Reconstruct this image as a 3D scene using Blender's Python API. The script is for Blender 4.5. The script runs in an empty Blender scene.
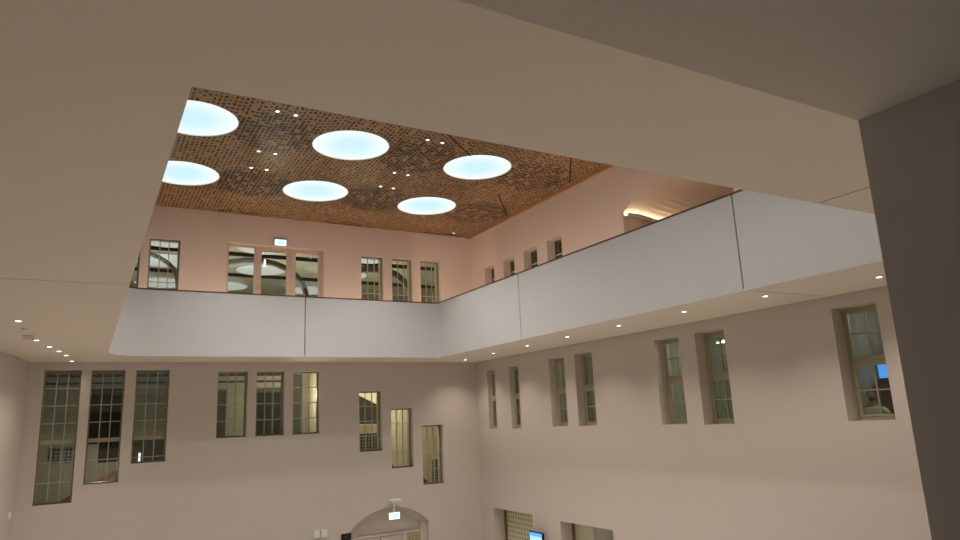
import bpy, bmesh, math, random
from mathutils import Vector, Matrix
random.seed(7)
scene = bpy.context.scene
COL = scene.collection

# ------------------------------------------------------------------ camera
cam_data = bpy.data.cameras.new('camera')
cam_data.sensor_width = 36.0
cam_data.lens = 676.86 / 960 * 36.0
cam_data.clip_start = 0.05
cam = bpy.data.objects.new('camera', cam_data)
COL.objects.link(cam)
RT = Vector((0.86738109, -0.49569111, -0.04404958))
UP = Vector((-0.06844937, -0.20651197, 0.97604687))
FW = Vector((0.49291452, 0.84358943, 0.21305433))
cam.matrix_world = Matrix(((RT.x, UP.x, -FW.x, 0), (RT.y, UP.y, -FW.y, 0), (RT.z, UP.z, -FW.z, 0), (0, 0, 0, 1)))
scene.camera = cam

# ------------------------------------------------------------------ world, exposure
world = bpy.data.worlds.new('night')
scene.world = world
world.use_nodes = True
world.node_tree.nodes['Background'].inputs[0].default_value = (0.02, 0.025, 0.035, 1)
world.node_tree.nodes['Background'].inputs[1].default_value = 1.0
vs = scene.view_settings
vs.view_transform = 'Standard'
vs.look = 'None'
vs.gamma = 1.0
vs.use_curve_mapping = False
vs.exposure = 0.40

DOWN_W = 107.0       # gallery soffit downlights
SPOT_W = 101.0       # ceiling spotlights
FILL_W = 29.0       # added fill lamps, unseen behind the parapet
FILL_C = (1.0, 0.80, 0.64)
SKY_E = 0.80        # luminous ceiling discs
DOWN_C = (1.0, 0.88, 0.76)
SPOT_C = (1.0, 0.95, 0.90)

# ------------------------------------------------------------------ dimensions (metres, camera at the origin)
DB = 21.954   # back wall face
DR = 12.44    # right wall face
SOF = 2.0     # underside of gallery
PAR = 3.80    # top of parapet
CEI = 6.772   # upper ceiling
XL, XR, YN, YF = 0.42, 10.06, 4.02, 20.14   # gallery opening
GF = -6.0     # ground floor
YW, LIN, XJ = 1.548, 1.2, 2.86              # near wall, lintel, jamb
TH = 0.5

# ------------------------------------------------------------------ materials
def mat(name, color, rough=0.7, metal=0.0, emit=None, es=0.0, noise=0.0, nscale=3.0, spec=0.3):
    m = bpy.data.materials.new(name)
    m.use_nodes = True
    nt = m.node_tree
    b = nt.nodes['Principled BSDF']
    b.inputs['Base Color'].default_value = (*color, 1)
    b.inputs['Roughness'].default_value = rough
    b.inputs['Metallic'].default_value = metal
    b.inputs['Specular IOR Level'].default_value = spec
    if emit:
        b.inputs['Emission Color'].default_value = (*emit, 1)
        b.inputs['Emission Strength'].default_value = es
    if noise > 0:
        tc = nt.nodes.new('ShaderNodeTexCoord')
        n = nt.nodes.new('ShaderNodeTexNoise')
        n.inputs['Scale'].default_value = nscale
        n.inputs['Detail'].default_value = 5
        mx = nt.nodes.new('ShaderNodeMix')
        mx.data_type = 'RGBA'
        mx.inputs['A'].default_value = (*[c * (1 - noise) for c in color], 1)
        mx.inputs['B'].default_value = (*[min(1, c * (1 + noise)) for c in color], 1)
        nt.links.new(tc.outputs['Object'], n.inputs['Vector'])
        nt.links.new(n.outputs['Fac'], mx.inputs['Factor'])
        nt.links.new(mx.outputs['Result'], b.inputs['Base Color'])
        n2 = nt.nodes.new('ShaderNodeTexNoise')
        n2.inputs['Scale'].default_value = 90
        bp = nt.nodes.new('ShaderNodeBump')
        bp.inputs['Strength'].default_value = 0.05
        nt.links.new(tc.outputs['Object'], n2.inputs['Vector'])
        nt.links.new(n2.outputs['Fac'], bp.inputs['Height'])
        nt.links.new(bp.outputs['Normal'], b.inputs['Normal'])
    return m

def glass_mat(name, tint):
    m = bpy.data.materials.new(name)
    m.use_nodes = True
    nt = m.node_tree
    nt.nodes.clear()
    out = nt.nodes.new('ShaderNodeOutputMaterial')
    tr = nt.nodes.new('ShaderNodeBsdfTransparent')
    tr.inputs['Color'].default_value = (*tint, 1)
    gl = nt.nodes.new('ShaderNodeBsdfGlossy')
    gl.inputs['Roughness'].default_value = 0.02
    gl.inputs['Color'].default_value = (0.9, 0.95, 0.92, 1)
    lw = nt.nodes.new('ShaderNodeLayerWeight')
    lw.inputs['Blend'].default_value = 0.5
    pw = nt.nodes.new('ShaderNodeMath'); pw.operation = 'POWER'; pw.inputs[1].default_value = 5.0
    nt.links.new(lw.outputs['Facing'], pw.inputs[0])
    fr = nt.nodes.new('ShaderNodeMath'); fr.operation = 'MULTIPLY_ADD'; fr.inputs[1].default_value = 0.95; fr.inputs[2].default_value = 0.045
    nt.links.new(pw.outputs[0], fr.inputs[0])
    mx = nt.nodes.new('ShaderNodeMixShader')
    nt.links.new(fr.outputs[0], mx.inputs[0])
    nt.links.new(tr.outputs[0], mx.inputs[1])
    nt.links.new(gl.outputs[0], mx.inputs[2])
    nt.links.new(mx.outputs[0], out.inputs['Surface'])
    return m

def perforated_mat():
    m = bpy.data.materials.new('perforated_copper_wood')
    m.use_nodes = True
    nt = m.node_tree
    L = nt.links
    b = nt.nodes['Principled BSDF']
    b.inputs['Roughness'].default_value = 0.45
    b.inputs['Metallic'].default_value = 0.1
    def math_(op, a, c=None):
        n = nt.nodes.new('ShaderNodeMath'); n.operation = op
        for k, v in enumerate((a, c)):
            if v is None: continue
            if isinstance(v, (int, float)): n.inputs[k].default_value = v
            else: L.new(v, n.inputs[k])
        return n.outputs[0]
    tc = nt.nodes.new('ShaderNodeTexCoord')
    sp = nt.nodes.new('ShaderNodeSeparateXYZ')
    L.new(tc.outputs['Object'], sp.inputs[0])
    X, Y = sp.outputs[0], sp.outputs[1]
    ROW, LEN = 0.104, 0.178
    def wnoise(dims, *sock):
        wn = nt.nodes.new('ShaderNodeTexWhiteNoise'); wn.noise_dimensions = dims
        if dims == '1D': L.new(sock[0], wn.inputs['W'])
        else:
            c = nt.nodes.new('ShaderNodeCombineXYZ')
            for k, v in enumerate(sock): L.new(v, c.inputs[k])
            L.new(c.outputs[0], wn.inputs['Vector'])
        return wn
    # slots in rows, each row shifted by its own amount, each slot with its own length, width and place
    q = math_('DIVIDE', X, ROW)
    row = math_('FLOOR', q)
    t = math_('ADD', math_('DIVIDE', Y, LEN), wnoise('1D', row).outputs['Value'])
    cell = math_('FLOOR', t)
    w = nt.nodes.new('ShaderNodeSeparateColor')
    L.new(wnoise('2D', row, cell).outputs['Color'], w.inputs[0])
    h1, h2, h3 = w.outputs[0], w.outputs[1], w.outputs[2]
    # slots widened between neighbouring skylights to put shadowy dark patches into the pattern
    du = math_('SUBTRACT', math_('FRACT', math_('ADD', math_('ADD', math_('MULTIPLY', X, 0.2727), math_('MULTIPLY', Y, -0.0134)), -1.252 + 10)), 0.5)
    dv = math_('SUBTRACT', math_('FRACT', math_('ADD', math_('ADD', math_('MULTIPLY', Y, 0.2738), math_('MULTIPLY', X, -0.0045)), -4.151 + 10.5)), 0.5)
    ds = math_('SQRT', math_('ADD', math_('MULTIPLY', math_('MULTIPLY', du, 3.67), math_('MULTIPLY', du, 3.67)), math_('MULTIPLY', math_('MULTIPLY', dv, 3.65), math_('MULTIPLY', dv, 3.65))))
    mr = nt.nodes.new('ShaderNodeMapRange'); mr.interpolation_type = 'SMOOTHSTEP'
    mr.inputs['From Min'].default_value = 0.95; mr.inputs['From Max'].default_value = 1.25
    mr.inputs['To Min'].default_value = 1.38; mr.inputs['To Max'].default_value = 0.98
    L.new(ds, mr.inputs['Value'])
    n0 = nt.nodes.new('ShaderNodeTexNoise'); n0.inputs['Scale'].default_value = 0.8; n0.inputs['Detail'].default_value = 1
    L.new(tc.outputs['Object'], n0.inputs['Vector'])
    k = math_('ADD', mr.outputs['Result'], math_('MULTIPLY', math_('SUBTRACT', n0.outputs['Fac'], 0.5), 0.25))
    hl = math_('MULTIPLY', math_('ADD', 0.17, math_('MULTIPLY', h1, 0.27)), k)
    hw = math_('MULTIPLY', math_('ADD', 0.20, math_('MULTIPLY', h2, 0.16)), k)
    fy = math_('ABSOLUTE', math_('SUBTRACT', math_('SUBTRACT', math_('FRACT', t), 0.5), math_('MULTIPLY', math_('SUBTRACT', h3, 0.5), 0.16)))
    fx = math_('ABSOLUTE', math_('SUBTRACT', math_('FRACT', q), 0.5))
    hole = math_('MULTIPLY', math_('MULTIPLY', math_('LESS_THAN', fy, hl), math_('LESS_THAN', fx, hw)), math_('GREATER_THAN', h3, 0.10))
    n = nt.nodes.new('ShaderNodeTexNoise')
    n.inputs['Scale'].default_value = 0.55
    n.inputs['Detail'].default_value = 2
    L.new(tc.outputs['Object'], n.inputs['Vector'])
    rp = nt.nodes.new('ShaderNodeMix')
    rp.data_type = 'RGBA'
    rp.inputs['A'].default_value = (0.32, 0.182, 0.078, 1)
    rp.inputs['B'].default_value = (0.44, 0.258, 0.115, 1)
    L.new(n.outputs['Fac'], rp.inputs['Factor'])
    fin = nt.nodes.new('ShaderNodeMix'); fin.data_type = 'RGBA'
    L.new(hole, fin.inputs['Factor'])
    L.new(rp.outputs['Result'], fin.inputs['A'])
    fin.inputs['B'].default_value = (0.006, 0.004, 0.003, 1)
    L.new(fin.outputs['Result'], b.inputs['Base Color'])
    return m

def lattice_mat(name, c1, c2, s=7.0, rot=(90, 0, 0), lo=.3, hi=.42):
    m = bpy.data.materials.new(name)
    m.use_nodes = True
    nt = m.node_tree
    b = nt.nodes['Principled BSDF']
    b.inputs['Roughness'].default_value = 0.5
    tc = nt.nodes.new('ShaderNodeTexCoord')
    mp = nt.nodes.new('ShaderNodeMapping')
    mp.inputs['Rotation'].default_value = [math.radians(a) for a in rot]
    ch = nt.nodes.new('ShaderNodeTexVoronoi')
    ch.voronoi_dimensions = '2D'
    ch.inputs['Scale'].default_value = s
    ch.inputs['Randomness'].default_value = 0.15
    rp = nt.nodes.new('ShaderNodeValToRGB')
    rp.color_ramp.elements[0].color = (*c1, 1)
    rp.color_ramp.elements[0].position = lo
    rp.color_ramp.elements[1].color = (*c2, 1)
    rp.color_ramp.elements[1].position = hi
    nt.links.new(tc.outputs['Object'], mp.inputs['Vector'])
    nt.links.new(mp.outputs['Vector'], ch.inputs['Vector'])
    nt.links.new(ch.outputs['Distance'], rp.inputs['Fac'])
    nt.links.new(rp.outputs['Color'], b.inputs['Base Color'])
    return m

M = {}
M['plaster'] = mat('wall_plaster', (0.64, 0.57, 0.515), 0.85, noise=0.02, nscale=1.2)
M['soffit'] = mat('soffit_plaster', (0.84, 0.75, 0.645), 0.85, noise=0.015, nscale=1.5)
M['parapet'] = mat('parapet_white', (0.82, 0.81, 0.80), 0.7, noise=0.015, nscale=1.0)
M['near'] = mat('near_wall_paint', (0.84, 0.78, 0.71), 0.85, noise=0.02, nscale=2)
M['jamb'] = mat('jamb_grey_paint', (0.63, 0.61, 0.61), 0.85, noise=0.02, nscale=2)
M['floor'] = mat('floor_stone', (0.82, 0.77, 0.69), 0.5, noise=0.06, nscale=1.0)
M['gap'] = mat('joint_shadow_gap', (0.03, 0.025, 0.02), 0.9)
M['rail'] = mat('rail_brown', (0.20, 0.09, 0.05), 0.4)
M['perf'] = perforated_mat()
M['copper'] = mat('copper_edge_strip', (0.45, 0.22, 0.09), 0.4, 0.3)
M['disc'] = mat('luminous_disc', (0.03, 0.03, 0.03), 0.6, emit=(0.63, 0.86, 0.96), es=SKY_E)
def disc_glow(m):
    # backlit disc: whiter towards its edge, where the lamp ring sits
    nt = m.node_tree
    tc = nt.nodes.new('ShaderNodeTexCoord')
    mp = nt.nodes.new('ShaderNodeMapping')
    mp.inputs['Location'].default_value = (-1, -1, 0); mp.inputs['Scale'].default_value = (2, 2, 0)
    ln = nt.nodes.new('ShaderNodeVectorMath'); ln.operation = 'LENGTH'
    rp = nt.nodes.new('ShaderNodeValToRGB')
    rp.color_ramp.elements[0].position = 0.35; rp.color_ramp.elements[0].color = (0.60, 0.85, 0.96, 1)
    rp.color_ramp.elements[1].position = 1.0; rp.color_ramp.elements[1].color = (0.90, 0.97, 0.99, 1)
    nt.links.new(tc.outputs['Generated'], mp.inputs['Vector'])
    nt.links.new(mp.outputs['Vector'], ln.inputs[0])
    nt.links.new(ln.outputs['Value'], rp.inputs['Fac'])
    nt.links.new(rp.outputs['Color'], nt.nodes['Principled BSDF'].inputs['Emission Color'])
disc_glow(M['disc'])
M['rim'] = mat('disc_rim', (0.92, 0.86, 0.62), 0.4)
M['olive'] = mat('frame_olive_paint', (0.40, 0.365, 0.245), 0.5)
M['frame_grey'] = mat('frame_greygreen_paint', (0.24, 0.22, 0.145), 0.5)
M['muntin'] = mat('muntin_pale_paint', (0.43, 0.40, 0.29), 0.5)
M['pinkwood'] = mat('pink_painted_wood', (0.60, 0.45, 0.36), 0.6)
M['sill'] = mat('dark_sill', (0.10, 0.085, 0.06), 0.6)
M['plaster_bounce'] = mat('upper_plaster_bounce_tint', (0.74, 0.59, 0.51), 0.85, noise=0.02, nscale=1.2)  # plaster tinted pink to carry light bounced off the copper ceiling
M['glass'] = glass_mat('window_glass', (0.86, 0.89, 0.84))
M['metal'] = mat('brushed_metal', (0.5, 0.5, 0.5), 0.3, 0.9)
M['whiteplastic'] = mat('white_plastic', (0.8, 0.79, 0.76), 0.4)
M['black'] = mat('black_matte', (0.01, 0.01, 0.011), 0.5)
M['lens'] = mat('lamp_lens', (1, 0.95, 0.85), 0.4, emit=(1.0, 0.93, 0.84), es=3.0)
M['room'] = mat('room_khaki_wall', (0.46, 0.43, 0.35), 0.85)
M['roomgreen'] = mat('room_greygreen_wall', (0.36, 0.365, 0.32), 0.85)
M['roomyellow'] = mat('room_cream_wall', (0.78, 0.70, 0.54), 0.85)
M['roomdark'] = mat('room_dark_wall', (0.10, 0.10, 0.09), 0.85)
M['beam'] = mat('black_beam', (0.012, 0.011, 0.01), 0.7)
M['rib'] = mat('brown_rib', (0.12, 0.095, 0.07), 0.7)
M['atticdisc'] = mat('attic_disc', (0.25, 0.26, 0.26), 0.5, emit=(0.90, 0.93, 0.97), es=0.42)
M['handrail'] = mat('red_brown_handrail', (0.13, 0.055, 0.03), 0.5)
M['lattice'] = lattice_mat('lattice_blue_grey', (0.30, 0.33, 0.32), (0.04, 0.045, 0.045), 9.0)
M['dots'] = lattice_mat('dotted_panel', (0.22, 0.23, 0.14), (0.72, 0.71, 0.50), 6.5, (0, 90, 0), .17, .27)
M['sidepane'] = lattice_mat('patterned_side_pane', (0.36, 0.30, 0.14), (0.52, 0.44, 0.23), 9.0)
M['khaki'] = mat('khaki_panel', (0.66, 0.65, 0.47), .8)
M['greypane'] = mat('grey_panel', (0.42, 0.43, 0.36), .4)
M['sign'] = mat('exit_sign_face', (0.8, 1, 0.97), 0.4, emit=(0.62, 1.0, 0.97), es=1.0)
M['signgreen'] = mat('exit_sign_print', (0.0, 0.15, 0.12), 0.4, emit=(0.0, 0.22, 0.2), es=1.0)
M['screenblue'] = mat('screen_blue', (0.1, 0.3, 0.9), 0.3, emit=(0.08, 0.36, .95), es=0.8)
M['screenlight'] = mat('screen_light', (0.4, 0.7, 1), 0.3, emit=(0.26, 0.58, 1.0), es=.8)
M['cove'] = mat('cove_light', (1, 0.8, 0.5), 0.4, emit=(1.0, 0.82, 0.56), es=17.0)
M['alcove'] = mat('alcove_plaster', (0.64, 0.53, 0.44), 0.85)
M['skin'] = mat('skin', (0.42, 0.25, 0.17), 0.6)
M['hair'] = mat('dark_hair', (0.03, 0.02, 0.015), 0.6)
M['shirt'] = mat('pale_shirt', (0.78, 0.76, 0.68), 0.8)
M['trousers'] = mat('dark_trousers', (0.05, 0.05, 0.06), 0.8)
M['wood'] = mat('brown_wood', (0.24, 0.14, 0.07), 0.5)

# ------------------------------------------------------------------ helpers
class MB:
    def __init__(self):
        self.bm = bmesh.new()
    def face(self, pts):
        try:
            return self.bm.faces.new([self.bm.verts.new(p) for p in pts])
        except ValueError:
            return None
    def box(self, x0, x1, y0, y1, z0, z1):
        x0, x1 = sorted((x0, x1)); y0, y1 = sorted((y0, y1)); z0, z1 = sorted((z0, z1))
        v = [self.bm.verts.new((x, y, z)) for x in (x0, x1) for y in (y0, y1) for z in (z0, z1)]
        for f in ((0, 1, 3, 2), (4, 6, 7, 5), (0, 4, 5, 1), (2, 3, 7, 6), (0, 2, 6, 4), (1, 5, 7, 3)):
            self.bm.faces.new([v[i] for i in f])
        return self
    def prism(self, pts, off):
        """polygon pts (3-D list) extruded by vector off"""
        off = Vector(off)
        a = [self.bm.verts.new(p) for p in pts]
        b = [self.bm.verts.new(Vector(p) + off) for p in pts]
        n = len(a)
        self.bm.faces.new(a)
        self.bm.faces.new(list(reversed(b)))
        for i in range(n):
            self.bm.faces.new((a[i], a[(i + 1) % n], b[(i + 1) % n], b[i]))
        return self
    def cyl(self, c, axis, r, h, seg=24, r2=None):
        """cylinder or cone starting at c along axis"""
        ax = Vector(axis).normalized()
        q = Vector((0, 0, 1)).rotation_difference(ax).to_matrix()
        r2 = r if r2 is None else r2
        c = Vector(c)
        lo = [c + q @ Vector((r * math.cos(2 * math.pi * k / seg), r * math.sin(2 * math.pi * k / seg), 0)) for k in range(seg)]
        hi = [c + q @ Vector((r2 * math.cos(2 * math.pi * k / seg), r2 * math.sin(2 * math.pi * k / seg), h)) for k in range(seg)]
        a = [self.bm.verts.new(p) for p in lo]; b = [self.bm.verts.new(p) for p in hi]
        self.bm.faces.new(list(reversed(a))); self.bm.faces.new(b)
        for i in range(seg):
            self.bm.faces.new((a[i], a[(i + 1) % seg], b[(i + 1) % seg], b[i]))
        return self
    def ring(self, c, r0, r1, z0, z1, seg=48):
        """flat annulus with thickness about the z axis"""
        V = []
        for r, z in ((r0, z0), (r1, z0), (r1, z1), (r0, z1)):
            V.append([self.bm.verts.new((c[0] + r * math.cos(2 * math.pi * k / seg), c[1] + r * math.sin(2 * math.pi * k / seg), c[2] + z)) for k in range(seg)])
        for i in range(4):
            A, B = V[i], V[(i + 1) % 4]
            for k in range(seg):
                self.bm.faces.new((A[k], A[(k + 1) % seg], B[(k + 1) % seg], B[k]))
        return self
    def build(self, name, material, parent=None, smooth=False, bevel=0.0, kind=None):
        bmesh.ops.recalc_face_normals(self.bm, faces=self.bm.faces)
        me = bpy.data.meshes.new(name)
        self.bm.to_mesh(me)
        self.bm.free()
        me.materials.append(material)
        if smooth:
            for p in me.polygons:
                p.use_smooth = True
        o = bpy.data.objects.new(name, me)
        COL.objects.link(o)
        if parent is not None:
            o.parent = parent
            o.matrix_parent_inverse = parent.matrix_world.inverted() if False else Matrix.Translation(-Vector(parent.location)) if not any(parent.rotation_euler) else Matrix.Identity(4)
        if bevel > 0:
            md = o.modifiers.new('bevel', 'BEVEL')
            md.width = bevel; md.segments = 2; md.limit_method = 'ANGLE'
        if kind:
            o['kind'] = kind
        return o

def tag(o, label=None, cat=None, group=None, kind=None):
    if label: o['label'] = label
    if cat: o['category'] = cat
    if group: o['group'] = group
    if kind: o['kind'] = kind
    return o

def empty(name, loc, label=None, cat=None, group=None, kind=None):
    o = bpy.data.objects.new(name, None)
    o.empty_display_size = 0.1
    COL.objects.link(o)
    o.location = loc
    return tag(o, label, cat, group, kind)

def copy_tree(o, parent=None):
    c = o.copy(); COL.objects.link(c)
    if parent is not None:
        c.parent = parent
    for ch in [x for x in bpy.data.objects if x.parent == o and x.type != 'LIGHT']:
        copy_tree(ch, c)
    return c

def plight(name, kind, loc, energy, color, size=0.05, parent=None, cone=150, blend=0.6, rot=None):
    d = bpy.data.lights.new(name, kind)
    d.energy = energy
    d.color = color
    if kind == 'SPOT':
        d.spot_size = math.radians(cone); d.spot_blend = blend
    if kind in ('SPOT', 'POINT'):
        d.shadow_soft_size = size
    o = bpy.data.objects.new(name, d)
    COL.objects.link(o)
    o.location = loc
    if rot: o.rotation_euler = rot
    if parent is not None: o.parent = parent
    return o

# wall coordinates: u along the wall, z up, d depth into the wall
def wp(w, u, z, d):
    return (u, DB + d, z) if w == 'B' else (DR + d, u, z)
def wbox(mb, w, u0, u1, z0, z1, d0, d1):
    if w == 'B': mb.box(u0, u1, DB + d0, DB + d1, z0, z1)
    else: mb.box(DR + d0, DR + d1, u0, u1, z0, z1)

def wall_grid(mb, w, u0, u1, z0, z1, holes, th=TH):
    us = sorted({u0, u1, *[h[0] for h in holes], *[h[1] for h in holes]})
    zs = sorted({z0, z1, *[h[2] for h in holes], *[h[3] for h in holes]})
    def filled(i, j):
        if i < 0 or j < 0 or i >= len(us) - 1 or j >= len(zs) - 1: return False
        uc, zc = (us[i] + us[i + 1]) / 2, (zs[j] + zs[j + 1]) / 2
        return not any(h[0] < uc < h[1] and h[2] < zc < h[3] for h in holes)
    for i in range(len(us) - 1):
        for j in range(len(zs) - 1):
            if not filled(i, j): continue
            a, b, c, d = us[i], us[i + 1], zs[j], zs[j + 1]
            mb.face([wp(w, a, c, 0), wp(w, b, c, 0), wp(w, b, d, 0), wp(w, a, d, 0)])
            mb.face([wp(w, a, c, th), wp(w, a, d, th), wp(w, b, d, th), wp(w, b, c, th)])
            if not filled(i - 1, j): mb.face([wp(w, a, c, 0), wp(w, a, d, 0), wp(w, a, d, th), wp(w, a, c, th)])
            if not filled(i + 1, j): mb.face([wp(w, b, c, 0), wp(w, b, c, th), wp(w, b, d, th), wp(w, b, d, 0)])
            if not filled(i, j - 1): mb.face([wp(w, a, c, 0), wp(w, a, c, th), wp(w, b, c, th), wp(w, b, c, 0)])
            if not filled(i, j + 1): mb.face([wp(w, a, d, 0), wp(w, b, d, 0), wp(w, b, d, th), wp(w, a, d, th)])
    bmesh.ops.remove_doubles(mb.bm, verts=mb.bm.verts, dist=0.0005)

def arch_fill(mb, w, u0, u1, zs, zt, th=TH, n=20):
    """fills between a segmental arch (spring zs, crown zt) and the flat top zt"""
    uc, hw, rise = (u0 + u1) / 2, (u1 - u0) / 2, zt - zs
    R = (hw * hw + rise * rise) / (2 * rise)
    for k in range(n):
        a, b = u0 + (u1 - u0) * k / n, u0 + (u1 - u0) * (k + 1) / n
        za = zt - R + math.sqrt(max(0, R * R - (a - uc) ** 2)); zb = zt - R + math.sqrt(max(0, R * R - (b - uc) ** 2))
        for d in (0, th):
            p = [wp(w, a, za, d), wp(w, b, zb, d), wp(w, b, zt, d), wp(w, a, zt, d)]
            mb.face(p if d == 0 else p[::-1])
        mb.face([wp(w, a, za, 0), wp(w, a, za, th), wp(w, b, zb, th), wp(w, b, zb, 0)])
def arch_pts(u0, u1, zs, zt, n=20):
    uc, hw, rise = (u0 + u1) / 2, (u1 - u0) / 2, zt - zs
    R = (hw * hw + rise * rise) / (2 * rise)
    return [(u0 + (u1 - u0) * k / n, zt - R + math.sqrt(max(0, R * R - (u0 + (u1 - u0) * k / n - uc) ** 2))) for k in range(n + 1)]

# ------------------------------------------------------------------ openings
WIN_B = [  # lower back wall: u0, u1, z0, z1
    (-1.01, -0.13, -1.735, 1.785), (0.11, 0.95, -1.30, 1.785), (1.23, 2.115, -0.825, 1.78),
    (3.46, 4.33, -0.25, 1.715), (4.60, 5.46, -0.255, 1.71), (5.74, 6.60, -0.26, 1.705),
    (7.94, 8.74, -0.925, 1.03), (9.07, 9.86, -1.53, 0.43), (10.21, 11.02, -2.15, -0.18)]
WIN_UB = [(0.35, 1.13, 3.3, 5.74), (1.36, 2.22, 3.3, 5.76), (8.04, 8.87, 3.3, 5.735), (9.19, 9.99, 3.3, 5.735), (10.31, 11.11, 3.3, 5.735)]
TRIPLE = (3.59, 6.71, 2.76, 5.80)
WIN_R = [(20.575, 21.13, -0.395, 1.625), (19.065, 19.635, -0.40, 1.64), (16.53, 17.33, -0.36, 1.69), (15.21, 16.02, -0.36, 1.71),
         (11.86, 12.70, -0.37, 1.73), (10.49, 11.35, -0.385, 1.73), (6.99, 7.87, -0.37, 1.76)]
WIN_UR = [(20.28, 20.97, 4.2, 5.36), (18.94, 19.66, 4.2, 5.36), (17.57, 18.36, 4.2, 5.40), (16.23, 17.00, 4.2, 5.42)]
ARCHB = (7.64, 10.38, GF, -2.76)
ALC = (9.72, 13.41, 2.76, 5.93)
NICHES = [(18.72, 21.12, GF, -3.04), (14.89, 17.27, GF, -3.09)]

# ------------------------------------------------------------------ shell
mb = MB()
wall_grid(mb, 'B', -2.2, DR, GF, 2.4, WIN_B + [ARCHB])
arch_fill(mb, 'B', ARCHB[0], ARCHB[1], -3.32, ARCHB[3])
tag(mb.build('wall_back', M['plaster'], kind='structure'), 'tall beige plaster wall at the back of the atrium', 'wall')

mb = MB()
wall_grid(mb, 'B', -2.2, DR, 2.4, CEI + 0.3, WIN_UB + [TRIPLE])
tag(mb.build('wall_back_upper', M['plaster_bounce'], kind='structure'), 'plaster wall tinted with pink bounce light above the gallery at the back', 'wall')
mb = MB()
wall_grid(mb, 'R', YW, DB + TH, 2.4, CEI + 0.3, WIN_UR + [ALC])
arch_fill(mb, 'R', ALC[0], ALC[1], 5.31, ALC[3])
tag(mb.build('wall_right_upper', M['plaster_bounce'], kind='structure'), 'plaster wall tinted with pink bounce light above the gallery on the right with a vaulted opening', 'wall')
mb = MB()
wall_grid(mb, 'R', YW, DB + TH, GF, 2.4, WIN_R + NICHES)
tag(mb.build('wall_right', M['plaster'], kind='structure'), 'beige plaster wall along the right side with deep window niches', 'wall')

mb = MB()
prof = [(-1.40, DB), (-1.47, 21.2), (-1.58, 20.3), (-1.79, 19.1), (-1.95, 17.5), (-2.0, 14.0), (-2.0, YW)]
for (a, b) in zip(prof[:-1], prof[1:]):
    mb.prism([(a[0], a[1], GF), (b[0], b[1], GF), (b[0] - 0.3, b[1], GF), (a[0] - 0.3, a[1], GF)], (0, 0, CEI + 0.3 - GF))
tag(mb.build('wall_left', M['plaster'], kind='structure'), 'beige plaster wall at the far left below the gallery', 'wall')

tag(MB().box(-2.3, DR, YW, DB, GF - 0.2, GF).build('floor', M['floor'], kind='structure'), 'pale stone floor of the atrium', 'floor')

# near wall the camera looks through
mb = MB()
mb.box(-2.0, DR, 0.5, YW, LIN, CEI + 0.3)          # lintel and wall above
mb.box(-2.0, -1.4, 0.5, YW, GF, LIN)
mb.box(-1.4, XJ, 0.5, YW, GF, -0.75)               # wall under the opening
tag(mb.build('wall_front', M['near'], kind='structure'), 'beige lintel and wall around the opening nearest the viewer', 'wall')
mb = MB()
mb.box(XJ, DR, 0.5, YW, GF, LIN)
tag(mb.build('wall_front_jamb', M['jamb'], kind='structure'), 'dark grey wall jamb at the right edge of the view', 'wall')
mb = MB()
mb.box(-2.2, 5.0, -3.2, -3.0, -1.8, 3.0); mb.box(-2.2, -2.0, -3, 0.5, -1.8, 3.0); mb.box(5.0, 5.2, -3, 0.5, -1.8, 3.0)
mb.box(-2.2, 5.2, -3.2, 0.5, -1.8, -1.6); mb.box(-2.2, 5.2, -3.2, 0.5, 2.4, 2.6)
tag(mb.build('wall_viewing_room', M['jamb'], kind='structure'), 'grey walls of the small room behind the viewer', 'wall')

# ------------------------------------------------------------------ gallery: soffit, parapet, rail, floor
G = 0.014
ARC = 0.12
ARCL = 0.9
def arc_corner(cx, cy, a0, r=ARC, n=10):
    return [(cx + r * math.cos(math.radians(a0 + 90 * k / n)), cy + r * math.sin(math.radians(a0 + 90 * k / n))) for k in range(n + 1)]
mb = MB()
T = 0.04
ox0, ox1, oy0, oy1 = -1.98, DR - 0.022, YW, DB - 0.022
def slab(x0, x1, y0, y1): mb.box(x0, x1, y0, y1, SOF, SOF + T)
slab(ox0, 6.4 - G, oy0, YN); slab(6.4 + G, ox1, oy0, YN)                 # near strip
slab(ox0, XL, YN, 10.3 - G); slab(ox0, XL, 10.3 + G, YF)                 # left strip
slab(XR, ox1, YN, 7.85 - G); slab(XR, ox1, 7.85 + G, YF)                 # right strip
# back strip follows the curved left wall
mb.prism([(-1.58, YF, SOF), (ox1, YF, SOF), (ox1, oy1, SOF), (-1.39, oy1, SOF)], (0, 0, T))
for (cx, cy, sx, sy) in ((XL, YF, 1, -1), (XR, YF, -1, -1), (XR, YN, -1, 1), (XL, YN, 1, 1)):
    ar = 0.02 if sy > 0 else (ARCL if sx > 0 else ARC)
    ccx, ccy = cx + sx * ar, cy + sy * ar
    pts = [(cx, cy, SOF)] + [(ccx - sx * ar * math.cos(math.radians(t)), ccy - sy * ar * math.sin(math.radians(t)), SOF) for t in range(0, 91, 9)]
    mb.prism(pts, (0, 0, T))
tag(mb.build('ceiling_gallery_soffit', M['soffit'], kind='structure'), 'beige plaster underside of the gallery around the opening', 'ceiling')
mb = MB()
mb.box(-2.0, DR, YW, YN, SOF + T + .005, SOF + .3); mb.box(-2.0, XL - .03, YN, YF, SOF + T + .005, SOF + .3)
mb.box(XR + .03, DR, YN, YF, SOF + T + .005, SOF + .3); mb.box(-2.0, DR, YF + .03, DB, SOF + T + .005, SOF + .3)
mb.build('ceiling_gallery_core', M['gap'], kind='structure')
mb = MB()
mb.box(-2.0, DR, YW, YN - .1, 2.6, 2.75); mb.box(-2.0, XL - .1, YN - .1, YF + .1, 2.6, 2.75)
mb.box(XR + .1, DR, YN - .1, YF + .1, 2.6, 2.75); mb.box(-2.0, DR, YF + .1, DB, 2.6, 2.75)
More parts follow.
